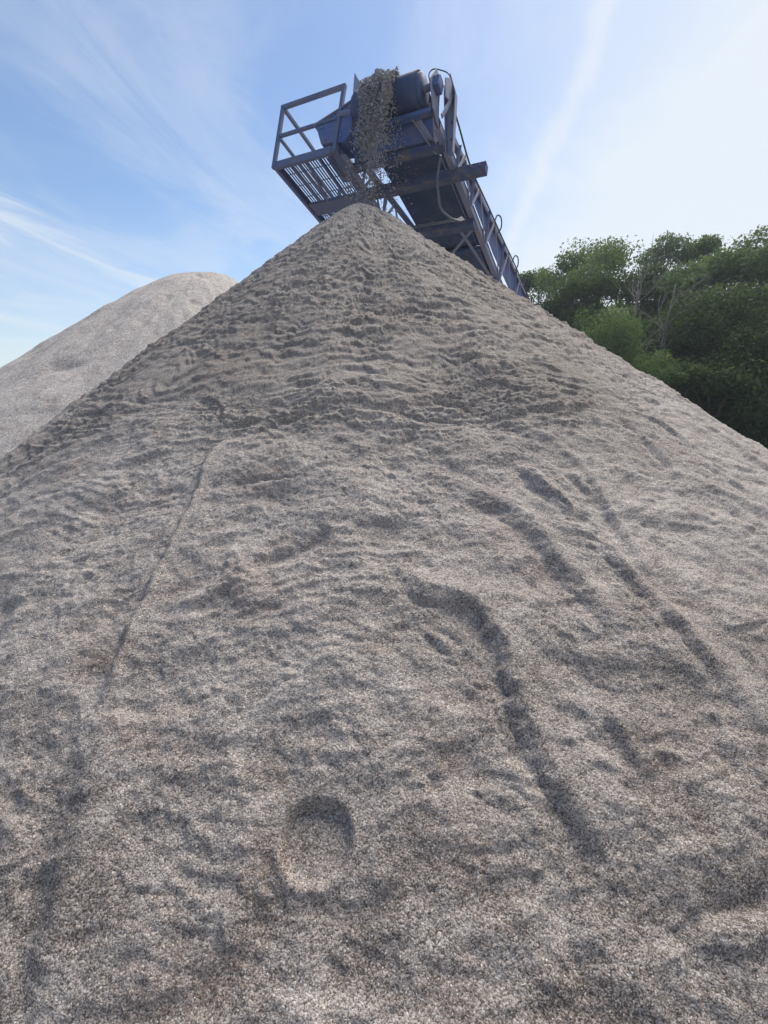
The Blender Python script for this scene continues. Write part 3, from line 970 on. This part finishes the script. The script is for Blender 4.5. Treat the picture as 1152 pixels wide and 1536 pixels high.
# walkway along the left side, parallel to the belt
WX0, WX1, WZ, WL = -1.93, -0.81, -0.60, 3.4
walk = MB().channel((WX0, 0, WZ), (WX0, WL, WZ), 0.05, 0.11, 0.008, (0, 0, 1), 1).build('walkway_beam', M_RAIL, conveyor)
MB().bar((WX1 - 0.03, 0, WZ), (WX1 - 0.03, WL, WZ), 0.11, 0.10).build('walkway_beam', M_RAIL, conveyor)
MB().bar((WX0 + 0.01, 0.02, WZ), (WX1 - 0.09, 0.02, WZ), 0.05, 0.112).build('walkway_beam', M_RAIL, conveyor)
for y, wd in ((0.98, 0.26), (1.62, 0.34), (2.5, 0.2), (3.36, 0.06)):
    MB().bar((WX0 + 0.055, y, WZ - 0.012), (WX1 - 0.09, y, WZ - 0.012), wd, 0.05).build('walkway_joist', M_RAIL, conveyor)
for x in (-1.66, -1.40, -1.16):
    MB().bar((x, 0.05, WZ + 0.005), (x, WL - 0.05, WZ + 0.005), 0.035, 0.045).build('walkway_stringer', M_RAIL, conveyor)
MB().bar((-1.36, 0.10, WZ - 0.03), (-1.50, 0.92, WZ - 0.03), 0.045, 0.012).build('walkway_brace', M_RAIL, conveyor)
gr = MB()
x = WX0 + 0.075
while x < WX1 - 0.1:
    gr.bar((x, 0.05, WZ + 0.034), (x, WL - 0.02, WZ + 0.034), 0.020, 0.010)
    x += 0.046
y = 0.25
while y < WL:
    gr.bar((WX0 + 0.05, y, WZ + 0.024), (WX1 - 0.09, y, WZ + 0.024), 0.010, 0.007)
    y += 0.24
tag(gr.build('grating', M_RAIL, conveyor), kind='stuff')
# brackets that carry the walkway off the truss
for y in (0.98, 2.5):
    MB().bar((WX1 + 0.03, y, WZ - 0.02), (-0.70, y, -0.66), 0.08, 0.06).build('walkway_bracket', M_RAIL, conveyor)
# railing
TOPZ = 0.33
for (x, y) in ((WX0, 0.0), (WX1 - 0.02, 0.0), (WX0, 1.7), (WX0, 3.36)):
    MB().bar((x, y, WZ - 0.05), (x, y, TOPZ), 0.055, 0.055, (0, 1, 0)).build('railing_post', M_RAIL, conveyor, bevel=0.005)
MB().bar((WX0 - 0.03, 0, TOPZ), (WX1 + 0.01, 0, TOPZ), 0.055, 0.055).build('top_rail', M_RAIL, conveyor, bevel=0.005)
MB().bar((WX0 + 0.03, 0, -0.14), (WX1 - 0.05, 0, -0.14), 0.045, 0.045).build('middle_rail', M_RAIL, conveyor, bevel=0.005)
MB().bar((WX0, 0.03, TOPZ), (WX0, WL, TOPZ), 0.05, 0.05).build('top_rail', M_RAIL, conveyor, bevel=0.005)
MB().bar((WX0, 0.03, -0.14), (WX0, WL, -0.14), 0.042, 0.042).build('middle_rail', M_RAIL, conveyor, bevel=0.005)
# trestles that carry the conveyor, behind the pile
for y in (13.0, 21.0):
    for s in (-1, 1):
        top = Vector(T((0.78 * s, y, -0.70)))
        foot = Vector((top.x + CX[0] * 0.5 * s, top.y + CX[1] * 0.5 * s, -0.03))
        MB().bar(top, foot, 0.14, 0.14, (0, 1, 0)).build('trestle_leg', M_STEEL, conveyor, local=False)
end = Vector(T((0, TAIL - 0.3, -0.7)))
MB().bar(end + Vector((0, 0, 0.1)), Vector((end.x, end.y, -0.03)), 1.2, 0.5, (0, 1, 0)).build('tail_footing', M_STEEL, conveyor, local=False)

# ------------------------------------------------------------------ sand coming off the belt
OCT_V = np.array([(1, 0, 0), (-1, 0, 0), (0, 1, 0), (0, -1, 0), (0, 0, 1), (0, 0, -1)], float)
OCT_F = np.array([(0, 2, 4), (2, 1, 4), (1, 3, 4), (3, 0, 4), (2, 0, 5), (1, 2, 5), (3, 1, 5), (0, 3, 5)])


def clods(name, centres, sizes, mat, parent=None, flat=0.35):
    n = len(centres)
    jit = 1 + flat * rng.uniform(-1, 1, (n, len(OCT_V), 1))
    st = rng.uniform(0.65, 1.35, (n, 1, 3))
    V = (OCT_V[None] * jit * st) * np.asarray(sizes)[:, None, None] + np.asarray(centres)[:, None, :]
    Fx = OCT_F[None] + (np.arange(n) * len(OCT_V))[:, None, None]
    return link_mesh(name, mesh_np(name, V.reshape(-1, 3), Fx.reshape(-1, 3), False), mat, parent)


def flight(x, v, t, lift):
    """where a clod is, t seconds after it leaves the drum"""
    s = CO + CX * x + CZ * (DR + DZ + lift) - CY * 0.02
    p = s - CY * (v * t)
    return p + np.array([0, 0, -4.9 * t * t])


cs, ss = [], []
NF = 9500
xs_ = rng.uniform(-0.38, 0.12, NF * 6)
ts_ = 0.09 + 0.63 * rng.uniform(0, 1, NF * 6) ** 0.85
den = 1.4 * fbm(xs_ * 11.0, ts_ * 3.6, 3, 0.6, seed=301) + 0.35 * fbm(xs_ * 40.0, ts_ * 16.0, 2, 0.6, seed=307)
thr = -0.30 + 0.42 * (ts_ / 0.70) ** 0.7
ok = den > thr
xs_, ts_ = xs_[ok][:NF], ts_[ok][:NF]
for x, t in zip(xs_, ts_):
    v = 1.66 - abs(random.gauss(0, 0.26)) if random.random() < 0.82 else random.uniform(0.2, 1.4)
    g_ = t / 0.70
    xx = x + (0.10 - 0.25 * x) * g_ * 0.9
    p = flight(xx, v, t, random.uniform(0.01, 0.08))
    p = p + np.array([random.gauss(0, 0.012), random.gauss(0, 0.012), random.gauss(0, 0.012)])
    r = math.hypot(p[0] - APX, p[1] - APY)
    if p[2] < APZ - 0.70 * r - 0.05:
        continue
    cs.append(p)
    ss.append(random.choice((0.005, 0.006, 0.007, 0.009, 0.011, 0.015)) * random.uniform(0.7, 1.3) * (1.15 - 0.3 * g_))
# finer spill dropping straight off the scraper and the return belt
for k in range(900):
    x = random.uniform(-0.62, 0.15) if random.random() < 0.7 else random.uniform(-0.62, -0.3)
    y = random.uniform(0.0, 0.9) * random.random()
    d = random.uniform(0.0, 1.3) * random.random()
    p = CO + CX * x + CY * y + CZ * (-0.26) + np.array([0, 0, -d])
    r = math.hypot(p[0] - APX, p[1] - APY)
    if p[2] < APZ - 0.70 * r:
        continue
    cs.append(p)
    ss.append(random.choice((0.005, 0.007, 0.009, 0.013)))
o = clods('falling_sand', np.array(cs), np.array(ss), M_FALL)
tag(o, 'clods of damp sand tumbling off the belt end onto the peak', 'falling sand', kind='stuff')

# the ribbon of sand still riding over the drum
na, nt = 90, 120
A, B = np.meshgrid(np.linspace(-0.42, 0.12, na), np.linspace(-1.0, 1.0, nt))
hh = 0.11 * np.clip(1 - ((A + 0.14) / 0.27) ** 2, 0, 1) ** 0.6 * (1 + 0.9 * (A + 0.14))
nz = fbm(A * 7, B * 6, 4, 0.6, seed=201, billow=True)
nz2 = fbm(A * 26, B * 22, 3, 0.6, seed=205)
lift = np.maximum(hh * (0.8 + 0.55 * nz) + 0.022 * nz2, 0.0) * sstep(np.abs(A + 0.14), 0.26, 0.21)
V = np.zeros((nt, na, 3))
for j in range(nt):
    b = B[j, 0]
    if b < 0:                       # on the belt, behind the drum
        base = np.stack([A[j], np.full(na, -b * 1.1), np.full(na, DR + 0.012) + lift[j]], 1)
    else:                           # round the front of the drum and hanging a little below
        ang = b * 2.0
        rad = DR + 0.012 + lift[j] * (1.0 + 0.5 * b)
        fade = 1.0
        base = np.stack([A[j] * (1 - 0.1 * b), -np.sin(min(ang, 1.75)) * rad, np.cos(min(ang, 1.75)) * rad - max(0, ang - 1.75) * 0.9 * (1 + 0.5 * nz[j])], 1)
    V[j] = CO + base[:, :1] * CX + base[:, 1:2] * CY + (base[:, 2:3] + DZ) * CZ
i = np.arange((na - 1) * (nt - 1))
r_, c_ = i // (na - 1), i % (na - 1)
a = r_ * na + c_
Fq = np.stack([a, a + 1, a + na + 1, a + na], 1)
keep = (lift.ravel()[Fq].max(1) > 0.004)
o = link_mesh('sand_ribbon', mesh_np('sand_ribbon', V.reshape(-1, 3), Fq[keep], True), M_FALL)
tag(o, 'thick ribbon of wet sand riding over the head drum', 'sand', kind='stuff')

# sand lying on the cross beams
def spill(y, z, x0, x1, hgt, seed):
    na, nb = 40, 12
    A, B = np.meshgrid(np.linspace(x0, x1, na), np.linspace(-1, 1, nb))
    hh = hgt * np.clip(1 - B * B, 0, 1) * (0.6 + 0.8 * fbm(A * 5 + seed, B * 1.5, 3, 0.6, seed=seed)) * sstep(A, x0, x0 + 0.2) * sstep(A, x1, x1 - 0.2)
    P = CO + A[..., None] * CX + (y + B[..., None] * 0.085) * CY + (z + np.maximum(hh, 0))[..., None] * CZ
    i = np.arange((na - 1) * (nb - 1))
    r_, c_ = i // (na - 1), i % (na - 1)
    a = r_ * na + c_
    return link_mesh('spilled_sand', mesh_np('spilled_sand', P.reshape(-1, 3), np.stack([a, a + 1, a + na + 1, a + na], 1), True), M_FALL)


tag(spill(0.34, -0.612, -0.66, 0.60, 0.13, 3), 'sand caked on the uppermost cross beam below the drum', 'sand', kind='stuff')
tag(spill(1.84, -0.697, -0.66, 0.66, 0.17, 7), 'sand heaped on the cross beam just above the pile', 'sand', kind='stuff')

# ------------------------------------------------------------------ trees on the wooded bank
def pix(px, py, dist):
    """a point at a given plan distance in the direction measured from the photograph"""
    P = R(PITCH)
    x, u = (px - 576) / 700.0, (768 - py) / 700.0
    d = np.array([x, math.cos(P) - u * math.sin(P), math.sin(P) + u * math.cos(P)])
    return np.array([0, 0, CAM_Z]) + d * (dist / math.hypot(d[0], d[1]))


def ground_at(x, y):
    return max(float(hill_z(np.array([[x]]), np.array([[y]]))[0, 0]), -0.02)


def leaves(n_sets, leaf, droop=0.0, narrow=0.55):
    """n_sets: list of (centre, radii, count). One diamond-shaped, folded leaf per entry."""
    cen, rad = [], []
    for c, r3, n in n_sets:
        d = rng.normal(size=(n, 3))
        d /= np.linalg.norm(d, axis=1)[:, None]
        k = rng.uniform(0.25, 1.0, (n, 1)) ** 0.45 * rng.uniform(0.8, 1.12, (n, 1))
        cen.append(np.asarray(c) + d * k * np.asarray(r3))
        rad.append(d)
    P = np.concatenate(cen)
    D = np.concatenate(rad)
    n = len(P)
    nrm = D * 0.6 + rng.normal(size=(n, 3)) * 0.7 + np.array([0, 0, 0.5])
    nrm /= np.linalg.norm(nrm, axis=1)[:, None]
    ax = rng.normal(size=(n, 3)) + np.array([0, 0, -droop])
    ax -= (ax * nrm).sum(1)[:, None] * nrm
    ax /= np.linalg.norm(ax, axis=1)[:, None]
    sd_ = np.cross(nrm, ax)
    s = leaf * rng.uniform(0.55, 1.35, (n, 1))
    wd = s * narrow
    v0 = P - ax * s * 0.5
    v1 = P + sd_ * wd * 0.5 + nrm * s * 0.10
    v2 = P + ax * s * 0.5 - nrm * s * 0.08
    v3 = P - sd_ * wd * 0.5 + nrm * s * 0.10
    V = np.stack([v0, v1, v2, v3], 1).reshape(-1, 3)
    F = np.arange(n * 4).reshape(n, 4)
    return V, F


def limb_mesh(root_h, lobes, r0):
    m = MB()
    top = max(l[0][2] for l in lobes)
    spine = [Vector((0, 0, -0.4)), Vector((0.1, 0.05, root_h * 0.5)), Vector((0.0, 0.1, root_h)), Vector((0.2, 0.0, top * 0.8))]
    m.tube(curve_pts(spine, 12), [r0 * (1.25 - 1.1 * k / 12) for k in range(13)][:len(curve_pts(spine, 12))], 8)
    for c, r3, n in lobes:
        c = Vector(c)
        st = Vector((0, 0, max(root_h * 0.6, c.z * 0.55)))
        mid = st.lerp(c, 0.5) + Vector((0, 0, 0.3))
        m.tube([st, mid, c], [r0 * 0.4, r0 * 0.25, r0 * 0.08], 5)
    return m


def tree(label, px, top_py, dist, crown_w, crown_h, mat, leaf=0.30, count=5200, nlobe=18, group='trees on the bank', name='broadleaf_tree', droop=0.0, narrow=0.55, seed=0, cat='tree', skirt=False):
    rnd = random.Random(seed * 13 + int(px))
    tp = pix(px, top_py, dist)
    x, y, zt = tp
    gz = ground_at(x, y)
    H = zt - gz
    root = empty(name, (x, y, gz))
    tag(root, label, cat, group)
    lobes = []
    nlobe = int(nlobe * 1.5)
    ch = min(crown_h, H * 0.95)
    cz = H - ch / 2
    per = count // nlobe
    for k in range(nlobe):
        if k == 0:
            c = (0, 0, H - ch * 0.14)
            rr = 0.20 * crown_w
        elif k < 5:
            a = k * 1.6 + rnd.uniform(-0.4, 0.4)
            rad = crown_w * rnd.uniform(0.17, 0.27)
            c = (rad * math.cos(a), rad * math.sin(a), H - ch * rnd.uniform(0.16, 0.27))
            rr = crown_w * rnd.uniform(0.16, 0.22)
        else:
            a = rnd.uniform(0, 2 * math.pi)
            zz = rnd.uniform(-0.50, 0.36)
            wid = math.sqrt(max(0.06, 1 - (zz / 0.56) ** 2)) if not skirt else (0.9 - 0.45 * (zz + 0.48))
            rad = crown_w * 0.5 * wid * rnd.uniform(0.35, 1.0)
            c = (rad * math.cos(a), rad * math.sin(a), cz + ch * zz)
            rr = crown_w * rnd.uniform(0.13, 0.25)
        vert = rnd.uniform(0.6, 0.85)
        if skirt:
            rr *= rnd.uniform(0.45, 1.0)
            vert = rnd.uniform(1.0, 1.9)
        lobes.append((c, (rr, rr, rr * vert), int(per * rnd.uniform(0.5, 1.5))))
    V, F = leaves([(c, r3, int(n * 2.6)) for c, r3, n in lobes], leaf * 0.66, droop, narrow)
    link_mesh('crown', mesh_np('crown', V, F, False), mat, root)
    limb_mesh(max(0.8, H - ch), lobes, 0.035 * H * 0.55).build('trunk', M_BARK, root, local=False, smooth=True)
    return root


TREES = [
    # label, px, top, dist, crown width, crown height, material, leaf, count, lobes
    ('small feathery tree just right of where the conveyor meets the pile', 812, 392, 46, 6.0, 9.0, M_LEAF_MID, 0.34, 5200, 16),
    ('round-topped tree breaking the skyline nearest the conveyor', 900, 347, 44, 8.4, 11.0, M_LEAF_MID, 0.34, 7500, 22),
    ('pale tree top standing clear above the skyline above the dead branches', 1003, 341, 48, 5.6, 10.0, M_LEAF_PALE, 0.34, 5200, 15),
    ('slim wispy tree top poking above the skyline', 1061, 338, 47, 3.8, 9.0, M_LEAF_MID, 0.32, 2400, 11),
    ('tall spreading tree on the skyline left of the tree at the right edge', 1108, 348, 42, 8.0, 12.0, M_LEAF_MID, 0.34, 7500, 22),
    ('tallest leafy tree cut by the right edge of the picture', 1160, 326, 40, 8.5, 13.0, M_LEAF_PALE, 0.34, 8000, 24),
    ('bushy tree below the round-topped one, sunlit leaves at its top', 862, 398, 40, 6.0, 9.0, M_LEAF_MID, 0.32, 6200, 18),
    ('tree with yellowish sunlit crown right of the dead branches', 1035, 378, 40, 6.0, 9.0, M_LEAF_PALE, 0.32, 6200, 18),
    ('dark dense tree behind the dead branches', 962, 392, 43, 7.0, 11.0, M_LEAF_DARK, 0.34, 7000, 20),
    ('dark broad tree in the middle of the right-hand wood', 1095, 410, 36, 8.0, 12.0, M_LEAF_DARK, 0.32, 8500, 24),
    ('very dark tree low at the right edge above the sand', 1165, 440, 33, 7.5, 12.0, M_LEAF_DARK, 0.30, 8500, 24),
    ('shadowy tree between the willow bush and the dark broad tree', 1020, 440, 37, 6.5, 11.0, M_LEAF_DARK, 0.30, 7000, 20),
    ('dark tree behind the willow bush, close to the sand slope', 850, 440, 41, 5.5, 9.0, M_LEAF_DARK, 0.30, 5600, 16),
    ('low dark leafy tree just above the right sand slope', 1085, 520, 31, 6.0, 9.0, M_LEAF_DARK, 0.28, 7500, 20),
]
for k, (lb, px, tpy, ds, cw, chh, mt, lf, cn, nl) in enumerate(TREES):
    tree(lb, px, tpy, ds, cw, chh, mt, lf, cn, nl, seed=k)
tree('light green willow-like bush in front of the dark wood', 918, 452, 31, 5.2, 7.0, M_LEAF_WILLOW, 0.26, 10000, 34, name='willow_bush', droop=1.3, narrow=0.24, seed=31, group='willow bushes', cat='bush', skirt=True)
tree('lower willow-like bush, darker green, nearer the sand slope', 972, 512, 29.5, 4.4, 6.0, M_LEAF_WILLOW, 0.24, 8000, 30, name='willow_bush', droop=1.3, narrow=0.24, seed=32, group='willow bushes', cat='bush', skirt=True)
tree('small rounded green shrub right of the two willow bushes', 1028, 535, 30, 2.8, 4.5, M_LEAF_MID, 0.22, 5000, 16, name='shrub', seed=33, group='shrubs', cat='shrub')


def dead_tree(label, px, top_py, dist, lean, seed):
    rnd = random.Random(seed)
    tp = pix(px, top_py, dist)
    gz = ground_at(tp[0], tp[1])
    H = tp[2] - gz
    root = empty('dead_tree', (tp[0], tp[1], gz))
    tag(root, label, 'dead tree', 'bare dead trees')
    trunk = MB()
    path = curve_pts([(0, 0, -0.3), (0.1, 0, H * 0.35), (0.15 + lean * 0.4, 0, H * 0.7), (lean, 0, H)], 12)
    trunk.tube(path, [0.10 * (1 - 0.92 * k / (len(path) - 1)) + 0.015 for k in range(len(path))], 7)
    trunk.build('trunk', M_DEAD, root, local=False, smooth=True)

    def grow(p, d, ln, rad, lvl, mb):
        q = [p]
        for k in range(4):
            d = (d + Vector((rnd.gauss(0, .16), rnd.gauss(0, .16), rnd.gauss(0.06, .10)))).normalized()
            q.append(q[-1] + d * ln / 4)
        mb.tube(q, [rad * (1 - 0.2 * k) + 0.004 for k in range(5)], 5)
        if lvl < 2:
            for k in range(rnd.randint(2, 4)):
                j = rnd.randint(1, 4)
                dd = (d + Vector((rnd.gauss(0, .55), rnd.gauss(0, .55), rnd.gauss(0.1, .4)))).normalized()
                grow(q[j], dd, ln * rnd.uniform(0.4, 0.65), rad * 0.5, lvl + 1, mb)

    for k in range(11):
        i = rnd.randint(len(path) // 3, len(path) - 2)
        a = rnd.uniform(0, 2 * math.pi)
        mb = MB()
        grow(path[i], Vector((math.cos(a) * 0.7, math.sin(a) * 0.5, rnd.uniform(0.4, 1.1))).normalized(), rnd.uniform(1.0, 2.3), 0.032, 0, mb)
        mb.build('branch', M_DEAD, root, local=False, smooth=True)
    return root


dead_tree('bare grey dead tree rising behind the light green bush', 955, 402, 33, 0.2, 3)
dead_tree('leaning bare dead tree with spread twigs right of the other dead one', 990, 425, 32.5, 0.9, 8)

# ------------------------------------------------------------------ the summer air: thin, even haze round the whole yard
hz = MB()
hz.bar((0, -60, 0), (0, 150, 0), 320, 2, (0, 0, 1))
hz.v = [(x + 30, y, -1.6 if z < 0 else 30.0) for (x, y, z) in hz.v]
M_HAZE, w_ = new_mat('haze')
vol = w_.node('ShaderNodeVolumePrincipled', {'Color': (0.78, 0.88, 1.0, 1.0), 'Density': 0.0008, 'Anisotropy': 0.45})
w_.node('ShaderNodeOutputMaterial', {'Volume': vol.outputs[0]})
haze = hz.build('haze', M_HAZE, None, local=False)
tag(haze, kind='stuff')
